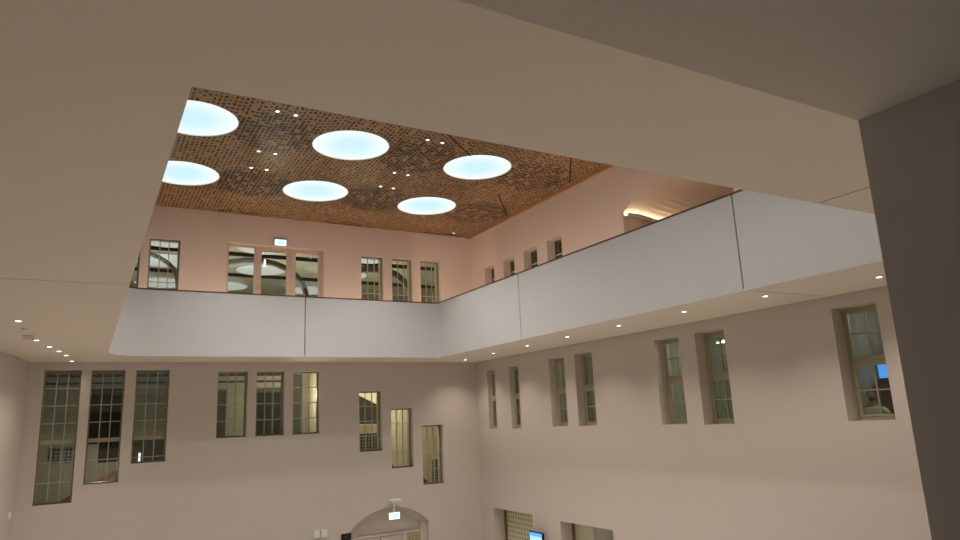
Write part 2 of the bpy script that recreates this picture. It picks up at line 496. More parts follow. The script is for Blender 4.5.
tag(mb.build('floor_gallery', M['floor'], kind='structure'), 'floor of the upper gallery behind the parapet', 'floor')

# parapet path, counter-clockwise round the opening; normal towards the void
def rpath(off):
    """rounded rectangle grown outward by off (away from the void)"""
    P = []
    def cor(cx, cy, sx, sy, ar, ts):
        c = (cx + sx * ar, cy + sy * ar)
        r = ar + off
        return [(c[0] - sx * r * math.cos(math.radians(t)), c[1] - sy * r * math.sin(math.radians(t))) for t in ts]
    up, dn = range(0, 91, 9), range(90, -1, -9)
    P += cor(XL, YN, 1, 1, .02, up); P += cor(XR, YN, -1, 1, .02, dn)
    P += cor(XR, YF, -1, -1, ARC, up); P += cor(XL, YF, 1, -1, ARCL, dn)
    return P
def path_segments(off, cuts):
    """split the closed path at cut planes, leaving gaps"""
    P = rpath(off)
    pts = P + [P[0]]
    segs = [[pts[0]]]
    for a, b in zip(pts[:-1], pts[1:]):
        for axis, val, lo, hi in cuts:
            o = 1 - axis
            if abs(a[o] - b[o]) < 1e-6 and lo <= a[o] <= hi and (a[axis] - val) * (b[axis] - val) < 0:
                s = 1 if b[axis] > a[axis] else -1
                pre = list(a); pre[axis] = val - s * G; nxt = list(a); nxt[axis] = val + s * G
                segs[-1].append(tuple(pre)); segs.append([tuple(nxt)])
                a = tuple(nxt)
        segs[-1].append(b)
    return segs
def sweep(mb, inner, outer, z0, z1):
    n = len(inner)
    V = [[mb.bm.verts.new((p[0], p[1], z)) for p in path] for path, z in ((inner, z0), (inner, z1), (outer, z1), (outer, z0))]
    for i in range(4):
        A, B = V[i], V[(i + 1) % 4]
        for k in range(n - 1):
            mb.bm.faces.new((A[k], A[k + 1], B[k + 1], B[k]))
    for k in (0, n - 1):
        mb.bm.faces.new([V[i][k] for i in range(4)])
CUTS = [(0, 5.59, 19, 22), (1, 7.93, 9, 12), (1, 15.17, 9, 12)]
mb = MB()
for si, so in zip(path_segments(-0.003, CUTS), path_segments(0.02, CUTS)):
    sweep(mb, si, so, SOF + .001, PAR)
tag(mb.build('wall_parapet', M['parapet'], kind='structure'), 'smooth white gallery parapet band around the opening', 'parapet')
mb = MB()
p0 = rpath(0.022); p1 = rpath(0.2); p0.append(p0[0]); p1.append(p1[0])
sweep(mb, p0, p1, SOF + T, PAR - 0.02)
mb.build('wall_parapet_core', M['gap'], kind='structure')
mb = MB()
p0 = rpath(-0.010); p1 = rpath(0.22); p0.append(p0[0]); p1.append(p1[0])
sweep(mb, p0, p1, PAR + 0.004, PAR + 0.038)
tag(mb.build('trim_1', M['rail'], kind='structure'), 'thin dark brown rail capping the white parapet', 'rail')

# ------------------------------------------------------------------ perforated ceiling with round openings
C0 = Vector((5.34, 15.25)); VI = Vector((3.67, 0.06)); VJ = Vector((0.18, 3.655))
RD = 0.95
mb = MB()
seg = 64
for i in range(-2, 3):
    for j in range(-4, 3):
        c = C0 + VI * i + VJ * j
        cs = [c + VI * sx * .5 + VJ * sy * .5 for sx, sy in ((-1, -1), (1, -1), (1, 1), (-1, 1))]
        if -1 <= i <= 1 and -3 <= j <= 1:
            per = seg // 4
            outer = []
            for e in range(4):
                for k in range(per):
                    outer.append(cs[e].lerp(cs[(e + 1) % 4], k / per))
            circ = [c + (p - c).normalized() * RD for p in outer]
            A = [mb.bm.verts.new((p.x, p.y, CEI)) for p in outer]; B = [mb.bm.verts.new((p.x, p.y, CEI)) for p in circ]
            for k in range(seg):
                mb.bm.faces.new((A[k], B[k], B[(k + 1) % seg], A[(k + 1) % seg]))
        else:
            mb.face([(p.x, p.y, CEI) for p in cs][::-1])
bmesh.ops.remove_doubles(mb.bm, verts=mb.bm.verts, dist=0.001)
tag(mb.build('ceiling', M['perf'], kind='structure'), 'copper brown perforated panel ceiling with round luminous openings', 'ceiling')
MB().box(-3, DR + .4, 0.4, DB + .4, CEI + .3, CEI + .4).build('ceiling_backing', M['gap'], kind='structure')
tag(MB().box(DR - 0.13, DR, YW, DB, CEI - .03, CEI - .002).build('trim_2', M['copper'], kind='structure'), 'copper edge strip where the ceiling meets the right wall', 'trim')
# panel joints of the ceiling
def strip(mb, a, b, w, z0, z1):
    a, b = Vector(a), Vector(b)
    n = Vector((-(b - a).y, (b - a).x)).normalized() * w / 2
    mb.prism([(a.x + n.x, a.y + n.y, z0), (b.x + n.x, b.y + n.y, z0), (b.x - n.x, b.y - n.y, z0), (a.x - n.x, a.y - n.y, z0)], (0, 0, z1 - z0))
mb = MB()
for a, b in (((7.2, 13.6), (8.4, 14.6)), ((10.95, 13.6), (12.2, 15.3)), ((10.7, 16.98), (12.2, 18.85)), ((9.2, 17.9), (9.2, 17.95))):
    strip(mb, a, b, 0.035, CEI - .008, CEI - .001)
tag(mb.build('trim_3', M['gap'], kind='structure'), 'dark diagonal joints between the perforated ceiling panels', 'trim')

# luminous discs
names_disc = {(-1, 0): 'luminous round skylight cut by the soffit edge at the upper left', (0, 0): 'luminous round skylight in the middle of the nearer row',
              (1, 0): 'luminous round skylight at the right end of the nearer row', (-1, 1): 'luminous round skylight cut by the soffit edge at the lower left',
              (0, 1): 'luminous round skylight in the middle of the farther row', (1, 1): 'luminous round skylight at the right of the farther row near the corner'}
for j in range(-3, 2):
    for i in range(-1, 2):
        c = C0 + VI * i + VJ * j
        lab = names_disc.get((i, j), 'luminous round skylight in the ceiling rows hidden above the near soffit')
        t = empty('round_skylight', (c.x, c.y, CEI), lab, 'skylight', 'round luminous skylights in the copper ceiling')
        MB().cyl((c.x, c.y, CEI + .025), (0, 0, 1), RD - .011, .03, 64).build('diffuser', M['disc'], t)
        MB().ring((c.x, c.y, CEI), RD - .010, RD + .010, .004, .06, 64).build('rim', M['rim'], t)

# ceiling spotlights
def spot_proto():
    t = empty('ceiling_spotlight', (0, 0, 0))
    MB().ring((0, 0, 0), .040, .062, -.016, .02, 24).build('housing', M['metal'], t)
    MB().cyl((0, 0, -.01), (0, 0, 1), .040, .012, 24).build('lens', M['lens'], t)
    return t
SPOTS = [((3.23, 14.02), 'left spotlight of the pair nearest the upper left skylight'), ((3.64, 14.05), 'right spotlight of the pair nearest the upper left skylight'),
 ((3.345, 16.44), 'left spotlight of the upper pair amid the four left skylights'), ((3.76, 16.45), 'right spotlight of the upper pair amid the four left skylights'),
 ((3.41, 17.65), 'left spotlight of the lower pair amid the four left skylights'), ((3.815, 17.65), 'right spotlight of the lower pair amid the four left skylights'),
 ((7.10, 17.71), 'left spotlight of the lower pair amid the four right skylights'), ((7.51, 17.73), 'right spotlight of the lower pair amid the four right skylights'),
 ((6.905, 14.09), 'left spotlight of the pair by the soffit edge above the right skylight'), ((7.32, 14.11), 'right spotlight of the pair by the soffit edge above the right skylight'),
 ((7.035, 16.51), 'left spotlight of the upper pair amid the four right skylights'), ((7.456, 16.54), 'right spotlight of the upper pair amid the four right skylights'),
 ((11.5, 21.5), 'single small spotlight in the far corner of the copper ceiling')]
for y0 in (12.8, 10.4, 9.2, 6.8, 5.6):
    for x0 in (3.2, 6.9):
        SPOTS.append(((x0, y0), None))
proto = spot_proto()
first = True
for (x, y), lab in SPOTS:
    if first: t = proto; first = False
    else: t = copy_tree(proto)
    t.location = (x, y, CEI)
    tag(t, lab and 'tiny lit ' + lab or 'tiny lit spotlight in the ceiling part hidden above the near soffit', 'spotlight', 'small spotlights in the copper ceiling')
    plight('spot_lamp', 'SPOT', (0, 0, -.05), SPOT_W if x < 11 else 1.0, SPOT_C, .12, t, 112, .7)

# unseen lamps added on the gallery side of the parapet to brighten the upper walls
def added_light(x, y, ax):
    t = empty('added_gallery_lamp', (x, y, 3.25), 'small warm added fill lamp, unseen on the gallery side of the parapet', 'lamp', 'added fill lamps behind the parapet')
    sx, sy = (.1, .22) if ax == 0 else (.22, .1)
    MB().box(x - sx / 2, x + sx / 2, y - sy / 2, y + sy / 2, 3.15, 3.25).build('housing', M['metal'], t)
    MB().box(x - sx * .4, x + sx * .4, y - sy * .4, y + sy * .4, 3.25, 3.27).build('lens', M['lens'], t)
    plight('gallery_fill_light', 'POINT', (0, 0, .12), FILL_W, FILL_C, .06, t)
for x in (1.4, 3.6, 5.8, 8.0, 10.2):
    added_light(x, YF + .27, 1)
for y in (18.4, 16.0, 13.6, 11.2, 8.8, 6.4):
    added_light(XR + .27, y, 0)

# soffit downlights
def down_proto():
    t = empty('recessed_downlight', (0, 0, 0))
    MB().ring((0, 0, 0), .045, .06, -.008, .01, 24).build('trim_ring', M['whiteplastic'], t)
    MB().cyl((0, 0, -.012), (0, 0, 1), .045, .014, 24).build('lens', M['lens'], t)
    return t
DOWN = [((11.40, 20.80), 'downlight under the right gallery nearest the far corner'), ((11.25, 18.64), 'second downlight from the far corner under the right gallery'),
 ((11.11, 16.48), 'third downlight from the far corner under the right gallery'), ((11.0, 14.39), 'downlight under the right gallery above the second pair of windows'),
 ((10.9, 12.23), 'downlight under the right gallery left of the third window pair'), ((10.85, 10.11), 'downlight under the right gallery above the third window pair'),
 ((10.96, 8.18), 'downlight under the right gallery beside the soffit joint'), ((11.33, 6.24), 'downlight under the right gallery right beside the grey jamb'),
 ((-1.10, 14.09), 'largest and nearest downlight under the left gallery'), ((-0.97, 16.88), 'downlight under the left gallery beside the ceiling grille'),
 ((-0.78, 18.08), 'third downlight of the row under the left gallery'), ((-0.62, 19.03), 'fourth downlight of the row under the left gallery'),
 ((-0.49, 20.02), 'fifth downlight of the row under the left gallery'), ((-0.385, 21.59), 'last downlight of the left row close to the back wall')]
proto = down_proto()
first = True
for (x, y), lab in DOWN:
    if first: t = proto; first = False
    else: t = copy_tree(proto)
    t.location = (x, y, SOF)
    tag(t, 'small lit ' + (lab or 'downlight under the near gallery out of sight'), 'downlight', 'downlights under the gallery soffit')
    plight('downlight_lamp', 'SPOT', (0, 0, -.03), DOWN_W if x > 0 else DOWN_W * (.52 if y < 21 else .12), DOWN_C, .05, t, 120, 1.0)

# ------------------------------------------------------------------ windows
def glazing(t, w, u0, u1, z0, z1, d, fr, cols, zl, zt=None, fw=.055, mw=.026, fmat='frame_grey', mmat='muntin'):
    """frame at depth d: outer frame, optional transoms at zt, vertical bars, horizontal bars at zl, one pane sheet"""
    mb = MB()
    wbox(mb, w, u0, u0 + fw, z0, z1, d, d + .07); wbox(mb, w, u1 - fw, u1, z0, z1, d, d + .07)
    wbox(mb, w, u0 + fw, u1 - fw, z0, z0 + fw, d, d + .07); wbox(mb, w, u0 + fw, u1 - fw, z1 - fw, z1, d, d + .07)
    mb.build('window_frame', M[fmat], t)
    if zt is not None:
        mb = MB(); wbox(mb, w, u0 + fw, u1 - fw, zt - .055, zt + .055, d - .015, d + .075); wbox(mb, w, u0 + fw, u1 - fw, zt - .02, zt + .02, d - .035, d - .015)
        mb.build('transom', M['olive'], t)
    mb = MB()
    for k in range(1, cols):
        u = u0 + fw + (u1 - u0 - 2 * fw) * k / cols
        wbox(mb, w, u - mw / 2, u + mw / 2, z0 + fw, z1 - fw, d + .012, d + .05)
    for z in zl:
        wbox(mb, w, u0 + fw, u1 - fw, z - mw / 2, z + mw / 2, d + .014, d + .048)
    mb.build('muntin', M[mmat], t)
    mb = MB(); wbox(mb, w, u0 + fw, u1 - fw, z0 + fw, z1 - fw, d + .028, d + .033)
    mb.build('pane', M['glass'], t)

WN = 0
def win(w, r, label):
    global WN
    WN += 1
    t = empty('window_%d' % WN, wp(w, (r[0] + r[1]) / 2, r[2], 0), label, 'window', kind='structure')
    return t
DEP = 0.18
WLAB = ['tallest leftmost stair window with pale lower panes on the back wall', 'second tall stair window from the left with black upper panes',
        'third stair window from the left, shorter than its two left neighbours', 'left window of the middle three with a dark lower left strip',
        'middle window of the middle three with dark lower panes', 'right window of the middle three with a lit cream wall inside',
        'highest of the three stepped windows, with patterned lattice inside', 'middle of the three stepped windows with plain cream panes',
        'lowest of the three stepped windows, nearest the far corner']
for k, r in enumerate(WIN_B):
    t = win('B', r, WLAB[k])
    u0, u1, z0, z1 = r
    if k < 3:
        zt = -0.14
        zl = [1.765 - .47 * q for q in (1, 2, 3)] + [zt - .53 * q for q in (1, 2) if zt - .53 * q > z0 + .15]
        glazing(t, 'B', u0, u1, z0, z1, DEP, .05, 3, zl, zt, .04, .024)
    else:
        zl = [z1 - (z1 - z0) * q / 4 for q in (1, 2, 3)]
        glazing(t, 'B', u0, u1, z0, z1, DEP, .05, 3, zl, None, .04, .026)
    mb = MB(); wbox(mb, 'B', u0, u1, z0, z0 + .035, 0.01, DEP); mb.build('window_sill', M['sill'], t)
ULAB = ['upper window half hidden behind the left soffit edge', 'upper window at the left reflecting pale discs', 'left of the three upper windows beside the corner',
        'middle of the three upper windows beside the corner', 'right of the three upper windows beside the corner']
for k, r in enumerate(WIN_UB):
    t = win('B', r, ULAB[k])
    glazing(t, 'B', *r, .13, .05, 3, [4.42], None, .05, .024)
RLAB = ['narrow slit window on the right wall nearest the far corner', 'second narrow slit window from the far corner on the right wall',
        'left window of the second pair on the right wall', 'right window of the second pair on the right wall',
        'left window of the third pair on the right wall', 'right window of the third pair with a white lamp inside', 'single large window beside the grey jamb with a person inside']
for k, r in enumerate(WIN_R):
    t = win('R', r, RLAB[k])
    h = r[3] - r[2]
    dp = (.14, .15, .26, .27, .31, .32, .33)[k]
    glazing(t, 'R', *r, dp, .05, 2, [r[3] - h * .235, r[2] + h * .26], r[3] - h * .485, .075, .026, 'olive', 'olive')
    # opening casements in front of the fixed frame
    mb = MB()
    u0, u1 = r[0] + .075, r[1] - .075
    zm = r[3] - h * .485
    for za, zb in ((r[2] + .075, zm - .055), (zm + .055, r[3] - .075)):
        wbox(mb, 'R', u0, u0 + .035, za, zb, dp - .015, dp + .04); wbox(mb, 'R', u1 - .035, u1, za, zb, dp - .015, dp + .04)
        wbox(mb, 'R', u0 + .035, u1 - .035, za, za + .035, dp - .015, dp + .04); wbox(mb, 'R', u0 + .035, u1 - .035, zb - .035, zb, dp - .015, dp + .04)
    mb.build('casement', M['olive'], t)
VLAB = ['small deep window above the parapet nearest the far corner', 'second small deep window from the far corner above the parapet',
        'third small deep window from the far corner above the parapet', 'largest small deep window above the right parapet']
for k, r in enumerate(WIN_UR):
    t = win('R', r, VLAB[k])
    glazing(t, 'R', *r, .30, .05, 1, [4.96], None, .04, .03, 'frame_grey', 'whiteplastic')

# upper triple glazed door
u0, u1, z0, z1 = TRIPLE
t = empty('door_1', ((u0 + u1) / 2, DB, z0), 'pink framed glazed door with two side lights below the upper exit sign', 'door', kind='structure')
mb = MB()
d = .13
for a, b in ((u0, 3.66), (4.45, 4.55), (5.62, 5.79), (6.56, u1)):
    wbox(mb, 'B', a, b, z0, z1, d, d + .08)
for a, b, zz in ((3.66, 4.45, .08), (4.55, 5.62, .09), (5.79, 6.56, .14)):
    wbox(mb, 'B', a, b, z1 - zz, z1, d, d + .08)
mb.build('door_frame', M['pinkwood'], t)
mb = MB()
wbox(mb, 'B', 4.555, 4.68, z0 + .01, 5.70, d + .005, d + .065); wbox(mb, 'B', 5.49, 5.615, z0 + .01, 5.70, d + .005, d + .065)
wbox(mb, 'B', 4.68, 5.49, 5.62, 5.70, d + .005, d + .065); wbox(mb, 'B', 4.68, 5.49, z0 + .01, z0 + .2, d + .005, d + .065)
leaf = mb.build('door_leaf', M['pinkwood'], t)
mb = MB(); mb.cyl((4.62, DB + d + .005, 4.40), (0, -1, 0), .02, .05, 16); mb.cyl((4.62, DB + d - .045, 4.40), (0, -1, 0), .035, .03, 16)
mb.build('door_knob', M['metal'], leaf)
mb = MB(); wbox(mb, 'B', 3.66, 4.45, z0 + .01, z1 - .08, d + .03, d + .036); wbox(mb, 'B', 4.68, 5.49, z0 + .2, 5.62, d + .03, d + .036); wbox(mb, 'B', 5.79, 6.56, z0 + .01, z1 - .14, d + .03, d + .036)
mb.build('pane', M['glass'], t)

# ground floor arched door
u0, u1, z0, z1 = ARCHB
t = empty('door_2', ((u0 + u1) / 2, DB, GF), 'pale arched wooden doorway with fanlight below the lower exit sign', 'door', kind='structure')
mb = MB()
outer = arch_pts(u0, u1, -3.32, z1); inner = arch_pts(u0 + .22, u1 - .22, -3.36, z1 - .2)
D = .2
for k in range(20):
    a, b, c, e = outer[k], outer[k + 1], inner[k + 1], inner[k]
    mb.prism([wp('B', p[0], p[1], D) for p in (a, b, c, e)], (0, .14, 0))
wbox(mb, 'B', u0, u0 + .22, GF, -3.34, D, D + .14); wbox(mb, 'B', u1 - .22, u1, GF, -3.34, D, D + .14)
mb.build('door_frame', M['plaster'], t)
mb = MB()
inn = [(u, z) for u, z in inner]
mb.prism([wp('B', u, z, D + .10) for u, z in [(u0 + .22, -3.62)] + inn + [(u1 - .22, -3.62)]], (0, .03, 0))
fan = mb.build('fanlight_panel', M['plaster'], t)
mb = MB(); wbox(mb, 'B', u0 + .22, u1 - .22, -3.66, -3.60, D + .02, D + .1)
wbox(mb, 'B', u0 + .4, u1 - .3, -3.50, -3.485, D + .045, D + .07)
mb.build('transom', M['plaster'], t)
mb = MB(); wbox(mb, 'B', 7.9, 8.72, GF + .02, -3.68, D + .04, D + .09); wbox(mb, 'B', 8.74, 9.5, GF + .02, -3.68, D + .04, D + .09)
mb.build('door_leaf', M['plaster'], t)
mb = MB(); wbox(mb, 'B', 9.50, 9.66, GF, -3.66, D, D + .12); mb.build('post', M['plaster'], t)
mb = MB(); wbox(mb, 'B', 9.66, 10.16, GF + .02, -3.66, D + .05, D + .07); mb.build('side_pane', M['sidepane'], t)

# niches on the right wall with wooden post and panel
for k, r in enumerate(NICHES):
    t = empty('door_%d' % (3 + k), (DR, (r[0] + r[1]) / 2, GF), ['low opening on the right wall with a dotted pale panel, nearest the corner', 'low opening on the right wall with a grey glazed panel, right of the blue screen'][k], 'doorway', kind='structure')
    mb = MB(); wbox(mb, 'R', r[1] - .04, r[1], GF, r[3], .42, .5); wbox(mb, 'R', r[0], r[1] - .04, r[3] - .04, r[3], .44, .5)
    mb.build('door_frame', M['wood'], t)
    mb = MB()
    if k == 0: wbox(mb, 'R', r[0], r[1], GF, r[3], .51, .55); mb.build('panel', M['dots'], t)
    else:
        wbox(mb, 'R', r[1] - .9, r[1], GF, r[3], .51, .55); mb.build('panel', M['khaki'], t)
        mb = MB(); wbox(mb, 'R', r[0], r[1] - .9, GF, r[3], .53, .55); mb.build('pane', M['greypane'], t)

# ------------------------------------------------------------------ rooms behind the back wall
YB = 24.95
mb = MB()
mb.box(-2.2, 7.0, YB, YB + .1, -6, 2.5)
mb.build('wall_stair_hall', M['room'], kind='structure')
mb = MB(); mb.box(7.0, 13.5, YB, YB + .1, -6, 2.5); mb.build('wall_stair_landing', M['roomyellow'], kind='structure')
mb = MB()
mb.box(2.7, 2.8, DB + TH, YB, -6, 2.5); mb.box(-2.3, -2.2, DB + TH, YB, -6, 2.5); mb.box(13.4, 13.5, DB + TH, YB, -6, 2.5)
mb.build('wall_stair_partition', M['room'], kind='structure')
MB().box(6.95, 7.05, DB + TH, YB, -6, 2.5).build('wall_stair_partition_cream', M['roomyellow'], kind='structure')
MB().box(-2.3, 13.5, DB + TH, YB + .1, 2.3, 2.6).build('ceiling_stair_hall', M['room'], kind='structure')
MB().box(-2.3, 13.5, DB + TH, YB + .1, -6.2, -6.0).build('floor_stair_hall', M['floor'], kind='structure')
plight('stair_lamp', 'POINT', (6.25, 23.2, 1.0), 50, (1, .90, .72), .08)
plight('landing_lamp', 'POINT', (9.6, 23.4, 0.9), 80, (1, .88, .70), .1)
plight('hall_lamp', 'POINT', (0.5, 22.95, -0.9), 26, (1, .92, .76), .08)

def bpt(px, py, y):
    """point at depth y along the sight line of a photo feature, used to place fixed things in the rooms behind"""
    dx, dy = (px - 480) / 676.86, (270 - py) / 676.86
    v = RT * dx + UP * dy + FW
    return v * (y / v.y)
def rect_at(x0, x1, z0, z1, y, th, name, material, parent=None):
    return MB().box(x0, x1, y, y + th, z0, z1).build(name, material, parent)

# dark cupboards, a doorway and a panel in place of shade in the hall
rect_at(-2.0, 2.65, .08, 1.85, YB - .06, .05, 'wall_hall_dark', M['roomgreen']).__setitem__('kind', 'structure')
t = tag(MB().box(0.10, 1.19, YB - .12, YB - .07, -.28, 1.42).box(0.46, 1.19, YB - .12, YB - .07, -.84, -.28).build('hall_dark_panel', M['beam']), 'black doorway behind the second stair window', 'doorway')
t = tag(rect_at(3.92, 4.22, -1.5, 1.33, YB - .06, .05, 'hall_cabinet', M['roomdark']), 'dark narrow cabinet behind the left window of the middle three', 'cabinet')
tag(rect_at(6.5, 6.83, -1.5, 1.95, YB - .06, .05, 'hall_dark_panel', M['roomdark']), 'dark narrow panel in place of shade at the left inside the right window of the middle three', 'door')  # dark panel put where only shade falls inside the hall
t = empty('hall_cupboard', (5.7, YB - .1, -1.5), 'dark glazed cupboard behind the middle window of the middle three', 'cupboard')
rect_at(5.2, 6.3, -1.5, 1.33, YB - .12, .11, 'cabinet_body', M['roomdark'], t)
rect_at(5.25, 5.72, -1.4, 1.2, YB - .135, .012, 'door', M['beam'], t); rect_at(5.78, 6.25, -1.4, 1.2, YB - .135, .012, 'door', M['beam'], t)
for z, lab in ((1.785, 'upper dark ceiling track seen through the left stair windows'), (1.56, 'lower dark ceiling track seen through the left stair windows')):
    tag(MB().box(-2.1, 2.65, 24.2, 24.28, z - .03, z + .03).build('ceiling_track', M['beam']), lab, 'track')
for z, lab in ((1.785, 'upper dark ceiling track seen through the middle three windows'), (1.56, 'lower dark ceiling track seen through the middle three windows')):
    tag(MB().box(2.85, 6.3, 24.2, 24.28, z - .03, z + .03).build('ceiling_track', M['beam']), lab, 'track')
# lattice panels
tag(rect_at(1.42, 2.45, -1.0, -.2, YB - .06, .05, 'hall_cabinet', M['roomdark']), 'dark low cabinet behind the handrail in the third stair window', 'cabinet')
a = bpt(50.5, 449, YB - .1); b = bpt(72, 463, YB - .1)
xm = a.x + (b.x - a.x) * .5
t = empty('lattice_window', (xm, YB - .1, b.z), 'small lattice window pair low behind the tallest left stair window', 'window')
rect_at(a.x, xm - .05, b.z, a.z, YB - .1, .06, 'lattice_panel', M['lattice'], t); rect_at(xm + .05, b.x, b.z, a.z, YB - .1, .06, 'lattice_panel', M['lattice'], t)
# stair handrail climbing to the right
a, b = bpt(60, 504, 23.9), bpt(168, 444.5, 23.9)
mb = MB()
dv = (b - a).normalized(); nz = Vector((-dv.z, 0, dv.x)) * .075
mb.prism([a - nz, b - nz, b + nz, a + nz], (0, .07, 0))
rail = empty('stair_handrail', a, 'red brown stair handrail climbing to the right behind the left windows', 'handrail')
mb.build('rail', M['handrail'], rail)
mb = MB()
for k in range(1, 8):
    p = a.lerp(b, k / 8)
    mb.cyl((p.x, p.y + .035, p.z - .07), (0, 0, -1), .012, .95, 8)
mb.build('baluster', M['beam'], rail)
mb = MB()
mb.prism([a + Vector((0, -.1, -1.0)), b + Vector((0, -.1, -1.0)), b + Vector((0, -.1, -1.3)), a + Vector((0, -.1, -1.3))], (0, .9, 0))
mb.build('stair_flight', M['room'], rail)
# glowing tube added to imitate the bluish glint in the third stair window
p = bpt(139.5, 457, 23.2)
t = empty('added_light', p, 'slim glowing tube imitating the bluish glint at the bottom of the third stair window', 'lamp')
MB().cyl((p.x, p.y, p.z - .14), (0, 0, 1), .03, .26, 12).build('glint_tube', mat('cool_tube', (.8, .9, 1), .4, emit=(.75, .9, 1), es=1.1), t)
MB().cyl((p.x, p.y, p.z - .2), (0, 0, 1), .05, .06, 12).build('glint_base', M['metal'], t)
# behind the stepped windows
Y7 = 23.3
a, b = bpt(352, 425.5, Y7), bpt(389, 431.5, Y7)
tag(rect_at(a.x, b.x, b.z, a.z, Y7, .12, 'landing_edge', M['roomyellow']), 'cream landing edge band across the highest stepped window', 'landing')
c = bpt(352, 450, Y7)
tag(rect_at(a.x, b.x, c.z - .3, b.z - .02, Y7 + .02, .04, 'lattice_railing', M['lattice']), 'blue grey lattice railing panel in the highest stepped window', 'railing')
d1, d2 = bpt(352, 392, Y7), bpt(389, 410, Y7)
mb = MB(); mb.prism([(d1.x, Y7 + .03, d1.z), (d2.x, Y7 + .03, d2.z), (d2.x, Y7 + .03, a.z + .02), (d1.x, Y7 + .03, a.z + .02)], (0, .05, 0))
tag(mb.build('stair_underside', M['roomdark']), 'dark sloping stair underside in the highest stepped window', 'stair')
a, b = bpt(432.2, 460, 24.2), bpt(441, 482, 24.2)
t = tag(rect_at(a.x, b.x, b.z, a.z, 24.2, .05, 'lattice_screen', M['lattice']), 'dark lattice screen at the lower right of the lowest stepped window', 'screen')
# dark handrail ends
for (px, py), lab in (((391, 467), 'dark handrail end at the bottom of the middle stepped window'), ((423, 481), 'dark handrail end at the bottom of the lowest stepped window')):
    a, b = bpt(px - 2, py - 5, 23.4), bpt(px + 7, py + 2, 23.4)
    mb = MB(); mb.prism([a, b, b + Vector((0, 0, -.12)), a + Vector((0, 0, -.12))], (0, .06, 0))
    tag(mb.build('handrail', M['rib']), lab, 'handrail')

# attic room behind the upper windows
mb = MB()
mb.box(-3, DR + 3.7, DB + TH, 35.6, CEI - .03, CEI + .1)
mb.build('ceiling_attic', M['room'], kind='structure')
MB().box(-3, DR + 3.7, DB + TH, 35.6, 2.6, 2.75).build('floor_attic', M['floor'], kind='structure')
mb = MB(); mb.box(-3, DR + 3.7, 35.5, 35.6, 2.6, 6.8); mb.box(-3.1, -3, DB + TH, 35.6, 2.6, 6.8); mb.box(DR + 3.6, DR + 3.7, DB + TH, 35.6, 2.6, 6.8)
mb.build('wall_attic', M['room'], kind='structure')
for (y, lab) in ((26.95, 'nearer black beam across the ceiling of the room behind the upper windows'), (30.8, 'farther black beam across the ceiling of the room behind the upper windows')):
    tag(MB().box(-2.9, DR + 3.5, y - .05, y + .05, 6.60, CEI - .03).build('ceiling_beam', M['beam']), lab, 'beam')
ad = [((6.25, 29.6), 'centre disc seen through the upper glazed door'), ((5.45, 33.6), 'disc seen low through the left side light of the upper door'), ((9.55, 33.6), 'disc seen low through the right side light of the upper door'),
      ((10.0, 29.6), 'disc cut by the right frame of the upper door'), ((5.6, 25.7), 'disc at the top of the upper glazed door'), ((2.4, 29.0), 'middle disc seen through the upper left window'),
      ((2.7, 33.6), 'lowest disc seen through the upper left window'), ((2.2, 25.6), 'highest disc seen through the upper left window'), ((9.9, 25.9), 'disc at the top of the left of three upper windows')]
for (x, y), lab in ad:  # glowing discs at mirrored skylight places stand in for reflections in the glass
    r = 1.0 if x > 3 else 1.15
    t = empty('reflection_disc', (x, y, CEI - .03), 'stand-in for a skylight reflection, pale round ' + lab, 'lamp', 'pale discs standing in for skylight reflections in the upper windows')
    MB().cyl((x, y, CEI - .085), (0, 0, 1), r, .04, 48).build('diffuser', M['atticdisc'], t)
    MB().ring((x, y, CEI - .045), r, r + .03, -.05, 0, 48).build('rim', M['whiteplastic'], t)
def rib(pts, y, w, lab):
    mb = MB()
    for k in range(len(pts) - 1):
        a, b = pts[k], pts[k + 1]
        n = Vector((-(b - a).z, 0, (b - a).x)).normalized() * w
        mb.prism([a - n, b - n, b + n, a + n], (0, .25, 0))
    tag(mb.build('arch_rib', M['rib']), lab, 'arch')
def ell(pxs, y):
    P = [bpt(px, py, y) for px, py in pxs]
    for p in P: p.z = min(p.z, CEI - .16)
    return P
rib(ell([(205, 270), (216, 264.5), (228, 261.5), (245, 259.5), (262, 260), (277, 263.5), (288, 268.5), (296, 274.5), (302, 281.5), (306, 290), (308, 304)], 27.3), 27.3, .085, 'dark arch rib seen through the upper glazed door')
rib(ell([(350, 271), (365, 268.5), (380, 269), (392, 272), (399, 276), (405, 281.5), (409, 287.5), (411.5, 294), (412.5, 308)], 27.3), 27.3, .12, 'dark arch rib seen through the three upper windows by the corner')
rib(ell([(120, 257), (135, 253), (150, 252.5), (160, 257), (168, 262), (174, 268), (177, 276), (178.5, 292)], 27.3), 27.3, .055, 'dark arch rib seen through the upper left window')
for (px, py), lab in (((239.4, 274.7), 'left'), ((310.3, 258.8), 'right')):
    v = bpt(px, py, 1); v = v * ((CEI - .06) / v.z)
    t = empty('attic_spotlight', v, 'tiny white spotlight beyond the %s side light of the upper door' % lab, 'spotlight')
    MB().cyl((v.x, v.y, v.z), (0, 0, 1), .05, .03, 16).build('lens', M['lens'], t)
    MB().ring(v, .05, .075, -.005, .03, 16).build('housing', M['whiteplastic'], t)
p = bpt(264.8, 262.5, 24.4)
t = empty('pendant_lamp', p, 'small bright pendant lamp seen through the middle of the upper glazed door', 'lamp')
MB().cyl((p.x, p.y, p.z - .14), (0, 0, 1), .05, .26, 12, .03).build('lamp_shade', mat('pendant_glow', (.8, 1, 1), .4, emit=(.7, .95, 1), es=1.2), t)
MB().cyl((p.x, p.y, p.z + .12), (0, 0, 1), .008, CEI - .03 - p.z - .12, 8).build('cord', M['beam'], t)
plight('attic_lamp', 'POINT', (6.0, 27.5, 4.3), 140, (1.0, .96, .84), .3)
